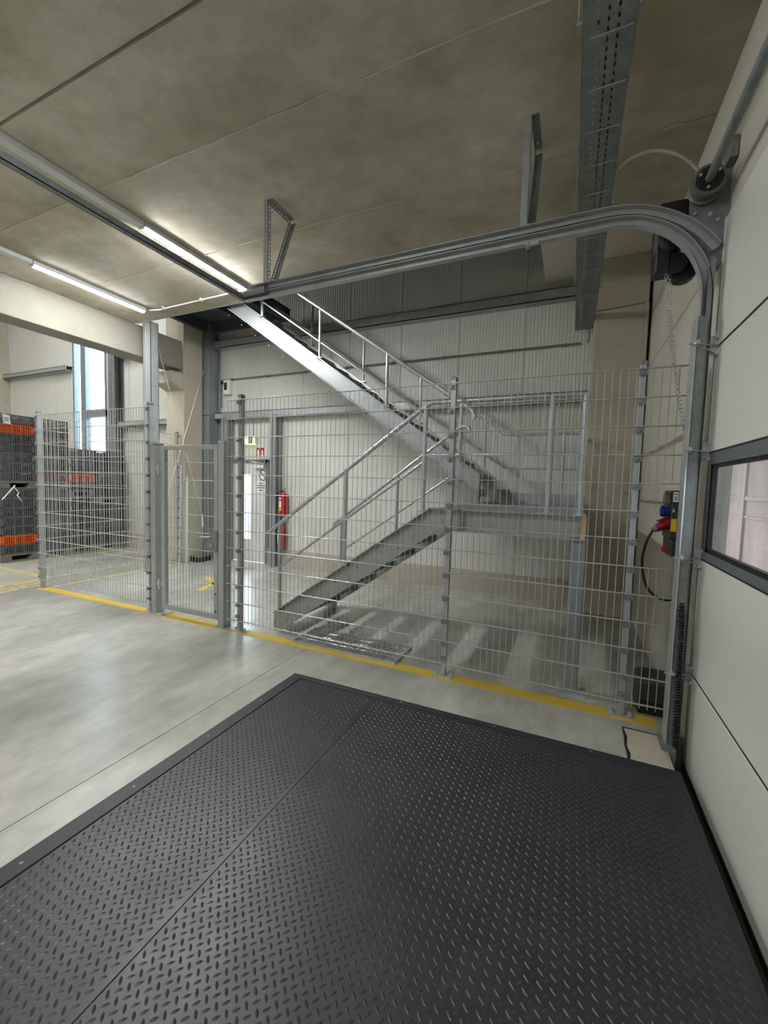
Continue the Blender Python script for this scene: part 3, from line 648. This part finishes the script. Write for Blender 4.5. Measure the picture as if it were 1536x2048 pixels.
m = M(); m.box(a0,a1,y1,y1+.02,zt,zt+.07); m.tube([(.1,6.52,3.93),(.12,6.55,3.8),(.1,6.6,3.75)],.012,8); m.build('end_plate', GALVD, t)

# ------------------------------------------------------------------ lights
def lamp(x,y0,label):
    t = thing('strip_light', label, 'ceiling light', (x,y0+.75,ZC-.09), 'LED strip lights')
    m = M(); m.box(x-.05,x+.05,y0,y0+1.49,ZC-.05,ZC-.002); m.build('housing', TRUNK, t)
    m = M(); pr = [(x-.04,ZC-.05)]+[(x+.04*math.cos(a),ZC-.05+.02*math.sin(a)) for a in [PI+i*PI/8 for i in range(1,8)]]+[(x+.04,ZC-.05)]
    m.prism(pr,1,y0+.012,y0+1.478); m.build('diffuser', (LEDA if y0 > 0 else LEDB) if -5 < x < -4 else (LED if x > -4 else LEDB), t)
    for yy in (y0,y0+1.478): m = M(); m.prism([(u*1.0,w-.001) for u,w in pr],1,yy,yy+.012); m.build('end_cap', WHITE, t)
lamp(-4.22,3.03,'lit LED strip light on the ceiling nearest the slotted bracket')
lamp(-6.26,3.03,'lit LED strip light on the ceiling nearest the concrete beam')
for x in (-4.22,-6.26):
    for y0 in (-5.2,): lamp(x,y0,'lit LED strip light further back along the ceiling trunking')
lamp(-2.05,-.95,'added out-of-view LED fill light on the ceiling above the near end of the dock plate')  # fill lamp added out of view to brighten the sectional door and plate
def trunk(x,y0,y1,label):
    m = M(); m.box(x-.048,x+.048,y0,y1,ZC-.05,ZC-.001); o = m.build('cable_trunking', TRUNK, bevel=.003); return tag(o,label,'trunking')
trunk(-4.22,.02,3.02,'white cable trunking along the ceiling leading to the nearer strip light')
trunk(-6.26,.02,3.02,'white cable trunking along the ceiling leading to the strip light by the beam')
m = M(); m.tube([(-6.2,4.56,ZC-.02),(-6.0,4.60,ZC-.02),(-4.22,4.56,ZC-.02)],.011,8)
for x in (-5.9,-5.1,-4.5): m.box(x-.012,x+.012,4.56,4.6,ZC-.035,ZC)
tag(m.build('conduit', WHITE, smooth=True), 'thin white conduit on the ceiling linking the two lit strip lights', 'conduit')
for i,(x,y) in enumerate(((-8.9,.5),(-10.3,.5),(-8.9,-4),(-10.3,-4),(-10.3,4.2))):  # fill lamps added out of view to brighten the left hall
    t = thing('hall_fill_light', 'added hall fill light out of view above the storage area', 'ceiling light', (x,y,7.1), 'added hall fill lights over the storage area')
    m = M(); m.box(x-.12,x+.12,y-.7,y+.7,7.12,7.2); m.tube([(x,y-.6,7.2),(x,y-.6,ZR)],.004,6); m.tube([(x,y+.6,7.2),(x,y+.6,ZR)],.004,6); m.build('housing', WHITE, t)
    m = M(); m.box(x-.11,x+.11,y-.69,y+.69,7.1,7.12); m.build('diffuser', LEDB, t)

# ------------------------------------------------------------------ back wall fittings
m = M(); m.tube([(-6.79,YW-.03,3.2),(-6.79,YW-.045,3.72),(-6.77,YW-.045,3.746),(.02,YW-.045,3.746)],.014,8)
for i in range(8): m.box(-6.5+i*.9,-6.47+i*.9,YW-.06,YW-.002,3.73,3.765)
tag(m.build('conduit', mat('dark_conduit', (120,118,108), .5), smooth=True), 'thin grey conduit running along the back wall above the stairs', 'conduit')
m = M()
for x in (-6.93,-6.87,-6.83): m.tube([(x,YW-.03,.4),(x,YW-.03,4.4 if x > -6.9 else 3.7)],.012,8)
tag(m.build('conduit_riser', GALVD, smooth=True), 'bundle of thin vertical conduits beside the steel column at the back wall', 'conduit')
m = M(); m.tube(smooth_pts([(.17,6.125,4.0),(.45,6.125,4.01),(.70,6.125,4.03),(.745,6.125,4.0),(.75,6.125,3.9),(.75,6.125,3.0),(.75,6.125,.6)]),.016,8)
for z in (3.6,2.9,2.2,1.5,.9): m.box(.73,.77,6.12,6.15,z,z+.03)
tag(m.build('conduit', CABLEW, smooth=True), 'beige conduit across and down the right corner column', 'conduit')
t = thing('wall_sensor', 'white sensor box with black window high on the back wall', 'sensor', (-6.6,YW,3.44))
m = M(); m.box(-6.68,-6.51,YW-.09,YW,3.44,3.735); m.build('case', WHITE, t, bevel=.015)
m = M(); m.box(-6.65,-6.58,YW-.094,YW-.088,3.53,3.68); m.build('window', BLACK, t)
m = M(); m.lathe([(.03,0),(.03,-.05)],(-6.76,YW-.01,3.7),10,1); m.build('cable_entry', BLACK, t)
t = thing('exit_light', 'glowing emergency exit light with green pictogram above the personnel door', 'exit light', (-5.97,YW,2.4))
m = M(); m.box(-6.12,-5.82,YW-.1,YW,2.41,2.575); m.build('case', WHITE, t, bevel=.01)
m = M(); m.box(-6.11,-5.99,YW-.104,YW-.1,2.42,2.565); m.box(-5.88,-5.83,YW-.104,YW-.1,2.42,2.565); m.box(-6.1,-5.84,YW-.09,YW-.02,2.402,2.41); m.build('glow_panel', EXIT, t)
m = M(); m.box(-5.99,-5.885,YW-.104,YW-.1,2.43,2.56); m.build('green_field', GREEN, t)
m = M(); yy = YW-.107
m.lathe([(.011,0),(.011,-.002)],(-5.925,yy,2.54),8,1); m.bar((-5.93,yy,2.525),(-5.945,yy,2.485),.003,.02); m.bar((-5.945,yy,2.485),(-5.925,yy,2.46),.003,.014); m.bar((-5.925,yy,2.46),(-5.94,yy,2.44),.003,.012); m.bar((-5.945,yy,2.485),(-5.975,yy,2.465),.003,.013); m.bar((-5.93,yy,2.52),(-5.905,yy,2.5),.003,.01); m.bar((-5.932,yy,2.52),(-5.96,yy,2.508),.003,.01); m.build('running_figure', LABEL, t)
m = M(); m.tube([(-5.9,YW-.05,2.57),(-5.92,YW-.03,2.62),(-5.94,YW-.02,2.95)],.006,6); m.build('cord', GALVD, t)
t = thing('fire_sign', 'small square red fire extinguisher sign beside the exit light', 'sign', (-5.55,YW,2.14))
ys_ = YW-.26
m = M(); m.box(-5.64,-5.45,ys_-.002,ys_+.002,2.14,2.315); m.build('sign_plate', RED, t)
m = M(); yy = ys_-.0035
m.box(-5.605,-5.565,yy,yy+.001,2.155,2.245); m.bar((-5.585,yy,2.245),(-5.585,yy,2.265),.001,.02); m.bar((-5.6,yy,2.275),(-5.55,yy,2.285),.001,.012); m.bar((-5.6,yy,2.27),(-5.62,yy,2.2),.001,.008); m.build('extinguisher_symbol', LABEL, t)
m = M(); m.prism([(-5.52,2.16),(-5.50,2.22),(-5.515,2.24),(-5.49,2.28),(-5.47,2.23),(-5.475,2.19),(-5.465,2.16)],1,yy,yy+.001); m.build('flame_symbol', LABEL, t)
t = thing('no_smoking_sign', 'round no smoking sign on the upper part of the personnel door', 'sign', (-5.655,YW-.035,1.69))
m = M(); c = (-5.655,YW-.034,1.79); m.lathe([(.10,0),(.10,-.003)],c,28,1); m.build('disc', LABEL, t)
m = M(); m.tube([(c[0]+.09*math.cos(a),c[1]-.004,c[2]+.1*math.sin(a)) for a in [2*PI*i/28 for i in range(28)]],.009,6,closed=True); m.bar((c[0]-.066,c[1]-.004,c[2]+.066),(c[0]+.066,c[1]-.004,c[2]-.066),.004,.018); m.build('prohibition_ring', mat('sign_ring', (70,30,36), .5), t)
m = M(); m.box(c[0]-.055,c[0]+.03,c[1]-.0045,c[1]-.003,c[2]-.012,c[2]+.008); m.tube([(c[0]+.03,c[1]-.004,c[2]),(c[0]+.05,c[1]-.004,c[2]+.02),(c[0]+.045,c[1]-.004,c[2]+.05)],.004,5); m.build('cigarette', INK, t)
t = thing('door_notice', 'white paper notice with dark lines below the no smoking sign', 'notice', (-5.71,YW-.035,1.45))
m = M(); m.box(-5.835,-5.59,YW-.034,YW-.031,1.45,1.665); m.build('sheet', LABEL, t)
m = M()
for z,a,b_ in ((1.625,-5.77,-5.66),(1.58,-5.81,-5.61),(1.535,-5.81,-5.61),(1.485,-5.77,-5.66)): m.box(a,b_,YW-.036,YW-.034,z-.009,z+.009)
m.build('text_lines', INK, t)
def extinguisher(x,z0,label):
    y = YW-.13
    t = thing('fire_extinguisher', label, 'fire extinguisher', (x,y,z0), 'red fire extinguishers by the door')
    m = M(); m.lathe([(.04,0),(.078,.008),(.085,.03),(.085,.36),(.075,.41),(.035,.44),(.028,.46)],(x,y,z0),20); m.build('cylinder', RED, t, smooth=True)
    m = M(); m.lathe([(.022,.455),(.022,.49),(.012,.50)],(x,y,z0),10); m.bar((x-.015,y,z0+.5),(x+.09,y-.03,z0+.535),.02,.008); m.bar((x-.01,y,z0+.485),(x+.09,y-.03,z0+.47),.02,.008); m.build('valve', BLACK, t)
    m = M(); m.tube(smooth_pts([(x,y-.02,z0+.48),(x-.07,y-.03,z0+.47),(x-.105,y-.02,z0+.36),(x-.1,y-.02,z0+.1)]),.011,8); m.build('hose', BLACK, t, smooth=True)
    def band(z1,z2,mt,nm):
        q = M(); a0_,a1_ = -PI*.95,-PI*.42; k = 8; r = .0862
        vs = [(x+r*math.cos(a0_+(a1_-a0_)*i/k),y+r*math.sin(a0_+(a1_-a0_)*i/k),z) for z in (z0+z1,z0+z2) for i in range(k+1)]
        q.add(vs,[(i,i+1,k+2+i,k+1+i) for i in range(k)]); q.build(nm, mt, t)
    band(.10,.15,LABY,'yellow_band'); band(.16,.29,LABEL,'white_label'); band(.32,.35,LABEL,'white_label')
    m = M(); m.box(x-.03,x+.03,YW-.05,YW-.0,z0+.3,z0+.42); m.build('wall_hook', GALVD, t)
extinguisher(-5.085,1.01,'red fire extinguisher on the back wall right of the door, upper of two')
extinguisher(-5.105,.37,'red fire extinguisher on the back wall right of the door, lower of two')

# ------------------------------------------------------------------ floor items and markings
t = thing('floor_grate', 'loose galvanised bar grate lying on the floor at the foot of the fence', 'grate', (-1.97,3.68,0))
gx0,gx1,gy0,gy1 = -2.55,-1.405,3.46,3.9
m = M()
for y in (gy0,gy1): m.box(gx0,gx1,y-.004,y+.004,.002,.028)
for x in (gx0,gx1): m.box(x-.004,x+.004,gy0,gy1,.002,.028)
m.build('frame', GALVB, t)
m = M()
for i in range(1,38): x = gx0+i*(gx1-gx0)/38; m.box(x-.004,x+.004,gy0,gy1,.012,.02)
m.build('bearing_bars', GALVB, t)
m = M()
for y in (3.57,3.68,3.79): m.tube([(gx0,y,.026),(gx1,y,.026)],.004,6)
m.build('cross_rods', GALVB, t)
def paint(rects,label,mt=YEL,name='floor_marking',z=.0015):
    m = M()
    for r in rects:
        if len(r) == 4: m.box(r[0],r[1],r[2],r[3],0,z)
        else: m.bar((r[0],r[1],z/2),(r[2],r[3],z/2),z,r[4],(0,0,1))
    return tag(m.build(name, mt), label, 'floor marking')
paint([(-7.1,.65,3.385,3.525)],'long yellow floor line along the foot of the mesh fence')
paint([(-7.72,-7.63,2.3,6.4)],'yellow floor line running back left of the cage corner',YELF)
paint([(-7.04,-6.96,3.56,5.8)],'yellow floor line inside the cage along the side fence',YELF)
paint([(-9.4,-7.73,3.80,3.89)],'yellow floor line crossing towards the crate stacks',YELF)
paint([(-9.47,-9.39,2.6,6.5)],'yellow floor line at the foot of the crate stacks',YELF)
paint([(-9.38,-7.73,5.62,5.7)],'yellow floor line crossing in front of the rear crate stacks',YELF)
paint([(-5.22,4.93,-5.62,5.17,.09),(-5.2,4.95,-5.02,4.48,.09),(-5.22,4.93,-4.6,4.62,.09)],'yellow painted arrow on the floor behind the gate',YEL,z=.002)
def seg_digit(segs,y0,label):
    # digit painted on the floor, read along the Y axis: unit box 0..1 scaled
    m = M(); sx,sy = .34,.3; x0 = -7.58
    for (u0,v0,u1,v1) in segs: m.bar((x0+u0*sx,y0+v0*sy,.001),(x0+u1*sx,y0+v1*sy,.001),.002,.06,(0,0,1))
    return tag(m.build('floor_digit', YELF), label, 'floor marking')
seg_digit([(0,0,0,1),(0,1,.5,1),(.5,1,.5,0),(.5,0,1,0),(1,0,1,1)],3.33,'yellow painted digit on the floor nearest the cage corner post')
seg_digit([(0,0,0,1),(0,0,1,0),(1,0,1,1),(.5,0,.5,1),(.5,1,1,1)],2.92,'yellow painted digit on the floor at the left picture edge')
t = thing('foot_block', 'low black foot block on the floor beside the concrete column', 'block', (-6.86,6.2,0))
m = M(); m.prism([(-6.985,6.0),(-6.80,5.98),(-6.73,6.05),(-6.75,6.33),(-6.985,6.33)],2,0,.1); m.build('base', BLACK, t, bevel=.01)
m = M(); m.prism([(-6.98,6.01),(-6.80,5.99),(-6.74,6.055),(-6.76,6.32),(-6.98,6.32)],2,.1,.112); m.build('top_plate', GREYP, t)
m = M(); m.tube([(-6.86,6.2,.11),(-6.86,6.2,.42)],.012,8); m.build('stub', GALVD, t)
m = M(); m.bar((-7.07,5.80,0),(-7.07,5.84,1.95),.045,.03,(1,0,0)); tag(m.build('white_batten', WHITE), 'tall white batten leaning on the concrete column, left of the pair', 'batten')
m = M(); m.bar((-6.95,5.88,0),(-6.96,5.9,1.72),.04,.03,(1,0,0)); tag(m.build('white_batten', WHITE), 'shorter white batten by the concrete column, right of the pair', 'batten')
m = M(); m.tube([(-6.68,5.0,4.2),(-6.86,6.19,.95)],.006,6); m.cur = 1; m.tube([(-6.86,6.19,.95),(-6.86,6.2,.7)],.016,6); m.cur = 0; m.tube([(-6.86,6.2,.7),(-6.86,6.2,.42)],.005,6)
tag(m.build('guy_rope', [ROPE,WHITE]), 'thin pale guy rope from the channel post down to the black foot block', 'rope')
m = M(); m.tube([(-6.98,6.34,3.9),(-6.5,5.07,1.28)],.007,6); tag(m.build('guy_rope', ROPE), 'thin pale rope crossing the concrete column towards the gate top', 'rope')

# ------------------------------------------------------------------ crates and pallets
CW,CD,CH = .57,.78,.178
def crate_mesh(mt, name, x1, y0, z0):
    m = M(); x0 = x1-CD; y1 = y0+CW; z1 = z0+CH-.004; r = .014
    m.box(x0,x1,y0,y1,z0,z0+.012)
    for (a,b_,c,d) in ((x0,x1,y0,y0+r),(x0,x1,y1-r,y1),(x0,x0+r,y0,y1),(x1-r,x1,y0,y1)):
        m.box(a,b_,c,d,z1-.026,z1); m.box(a,b_,c,d,z0,z0+.022)
    for x in (x0,x1-.05):
        for y in (y0,y1-.05): m.box(x,x+.05,y,y+.05,z0,z1)
    # perforated walls
    for i in range(1,14):
        y = y0+.04+i*(CW-.08)/14
        w = .012 if i not in (5,9) else .03
        for xx in (x1-.011,x0+.003): m.box(xx,xx+.008,y-w/2,y+w/2,z0+.02,z1-.02)
    for k in range(1,5):
        z = z0+.02+k*(CH-.05)/5
        for xx in (x1-.010,x0+.004): m.box(xx,xx+.006,y0+.04,y1-.04,z-.004,z+.004)
    for yy in (y0+.003,y1-.011): m.box(x0+.04,x1-.04,yy,yy+.008,z0+.02,z1-.045)
    m.box(x1-.03,x1-.012,y0+.21,y1-.21,z1-.05,z1-.04)
    return m.build(name, mt)
def pallet_mesh(x1,y0,z0,name='plastic_pallet'):
    m = M(); x0 = x1-CD-.01; y1 = y0+CW+.01; y0 -= .01; h = .148
    m.box(x0,x1,y0,y1,z0+.105,z0+h); m.box(x0,x1,y0,y1,z0,z0+.02)
    for y,w in ((y0,.17),(y1-.1,.1)): m.box(x0,x1,y,y+w,z0+.02,z0+.105)
    m.prism([(y1-.16,z0+.02),(y1-.1,z0+.02),(y1-.1,z0+.105)],0,x0,x1)
    return m.build(name, PALL, bevel=.006)
protos = {}
ORD = ['lowest','second','third','fourth','fifth','sixth','seventh','eighth']
mats = {'g':(CRG,'dark grey'),'o':(CRO,'orange'),'r':(CRR,'dull red'),'d':(CRD,'blackish')}
def stack(x1,y0,tiers,desc,gname):
    z = 0
    for ti,tier in enumerate(tiers):
        half = ('lower' if ti == 0 else 'upper') if len(tiers) > 1 else 'whole'
        lab = f'grey plastic pallet on the floor under {desc}' if ti == 0 else f'grey plastic pallet midway up {desc}'
        if 'p' not in protos: o = pallet_mesh(x1,y0,z); protos['p'] = (o,(x1,y0,z))
        else:
            b_,q = protos['p']; o = b_.copy(); C.objects.link(o); o.location = Vector(b_.location)+Vector((x1-q[0],y0-q[1],z-q[2]))
        o['label'] = lab; o['category'] = 'pallet'; o['group'] = 'plastic pallets under the crates'
        z += .15
        for k,ch in enumerate(tier):
            mt,cn = mats[ch]
            if ch not in protos: o = crate_mesh(mt,'plastic_crate',x1,y0,z); protos[ch] = (o,(x1,y0,z))
            else:
                b_,q = protos[ch]; o = b_.copy(); C.objects.link(o); o.location = Vector(b_.location)+Vector((x1-q[0],y0-q[1],z-q[2]))
            o['label'] = f'{cn} crate, {ORD[k]} in {half} half, {desc}'; o['category'] = 'crate'; o['group'] = gname
            z += CH
    return z
CX = -9.65
stack(CX,4.07,['gogggggg'[:7],'gggggog'],'crate stack at left picture edge','crates in the front left stack')
stack(CX,4.67,['ddggddg','rdgdgdg'],'tall crate stack behind fence corner post','crates in the stack behind the corner post')
stack(CX-.12,5.25,['dgdddd','dodgg'],'low crate stack below the window','crates in the stack below the window')
stack(CX-.12,5.835,['ddgdd','ddgddd'],'low crate stack nearest the back wall','crates in the stack nearest the back wall')
t = thing('stack_label', 'white paper label stuck on the top crates of the front left stack', 'label', (CX,4.17,2.6))
m = M(); m.add([(CX+.004,4.145,2.78),(CX+.004,4.255,2.765),(CX+.004,4.27,2.60),(CX+.004,4.16,2.61)],[(0,1,2,3)]); m.add([(CX+.001,4.145,2.78),(CX+.001,4.255,2.765),(CX+.001,4.27,2.60),(CX+.001,4.16,2.61)],[(3,2,1,0)]); m.build('sheet', LABEL, t)
m = M(); m.box(CX+.0045,CX+.005,4.165,4.245,2.70,2.715); m.box(CX+.0045,CX+.005,4.17,4.245,2.66,2.675); m.build('text_lines', INK, t)
m = M(); m.tube([(CX+.012,4.10,1.19),(CX+.014,4.26,1.40),(CX+.014,4.30,1.46)],.012,6); m.tube([(CX+.014,4.28,1.43),(CX+.014,4.36,1.32),(CX+.014,4.33,1.27),(CX+.014,4.40,1.15)],[.012,.009,.014,.006],6)
tag(m.build('packing_strap', LABEL, smooth=True), 'loose white packing strap hanging on the front left crate stack', 'strap')
t = thing('striped_bale', 'pale wrapped column of crates with an orange top seen against the window', 'crate bale', (-11.2,5.4,0))
m = M(); m.box(-11.45,-10.75,5.15,5.65,0,2.55); m.build('wrapped_body', WRAP, t, bevel=.03)
m = M(); m.box(-11.46,-10.74,5.14,5.66,2.55,2.82); m.build('orange_top', CRO, t, bevel=.02)

# ------------------------------------------------------------------ outside
m = M(); m.box(5.0,5.3,-10,60,-1.2,4.3)
for y in (6.2,8.6,11.2,13.2,16.4,20.2,25,31,40): m.box(4.93,5.0,y,y+.16+.02*y,-1.2,4.3)
m.box(4.95,5.0,-10,60,1.50,1.62); m.box(4.96,5.0,-10,60,.95,1.02)
cano = M(); cano.box(.9,4.2,-12,60,4.5,4.7); tag(cano.build('shade_canopy', ROOFP), 'added unseen canopy outside above the sectional door, dimming the view through its window', 'canopy')  # unseen roof added to cut the sky light on the outside wall
tag(m.build('retaining_wall', OUTC), 'pinkish concrete wall outside seen through the sectional door window', 'wall')
m = M(); m.box(-40,.9,6.9,60,-.3,-.02); m.box(1.1,20,-30,60,-1.3,-1.2); struct(m.build('floor_yard', mat('yard_paving', (150,150,146), .9)))

# ------------------------------------------------------------------ world, camera, view
W = bpy.data.worlds.new('World'); bpy.context.scene.world = W; W.use_nodes = True
nt = W.node_tree; bg = nt.nodes['Background']
sk = nt.nodes.new('ShaderNodeTexSky'); sk.sky_type = 'HOSEK_WILKIE'; sk.turbidity = 6; sk.sun_direction = (-.4,-.6,.7)
mx = nt.nodes.new('ShaderNodeMix'); mx.data_type = 'RGBA'; mx.inputs[0].default_value = .8; mx.inputs[7].default_value = (.84,.93,1,1); nt.links.new(sk.outputs[0], mx.inputs[6]); nt.links.new(mx.outputs[2], bg.inputs[0])
bg.inputs[1].default_value = 4.0

cam = bpy.data.cameras.new('camera'); co = bpy.data.objects.new('camera', cam); C.objects.link(co)
FPX, YAW, PIT, ROL, H = 827.794583, .42224493, -.0650944, .0281172371, 1.66151769
cam.sensor_fit = 'VERTICAL'; cam.sensor_height = 36; cam.lens = FPX/2048*36; cam.clip_start = .02
cy,sy,cp,sp = math.cos(YAW),math.sin(YAW),math.cos(PIT),math.sin(PIT)
fw = Vector((-sy*cp,cy*cp,sp)); rt = Vector((cy,sy,0)); up = rt.cross(fw)
r2 = rt*math.cos(ROL)+up*math.sin(ROL); u2 = -rt*math.sin(ROL)+up*math.cos(ROL)
mw = Matrix(((r2.x,u2.x,-fw.x,0),(r2.y,u2.y,-fw.y,0),(r2.z,u2.z,-fw.z,H),(0,0,0,1)))
co.matrix_world = mw
sc = bpy.context.scene; sc.camera = co
sc.view_settings.view_transform = 'Standard'; sc.view_settings.look = 'None'; sc.view_settings.gamma = 1; sc.view_settings.use_curve_mapping = False
sc.view_settings.exposure = 1.58
sc.cycles.max_bounces = 8; sc.cycles.diffuse_bounces = 5; sc.cycles.transparent_max_bounces = 12
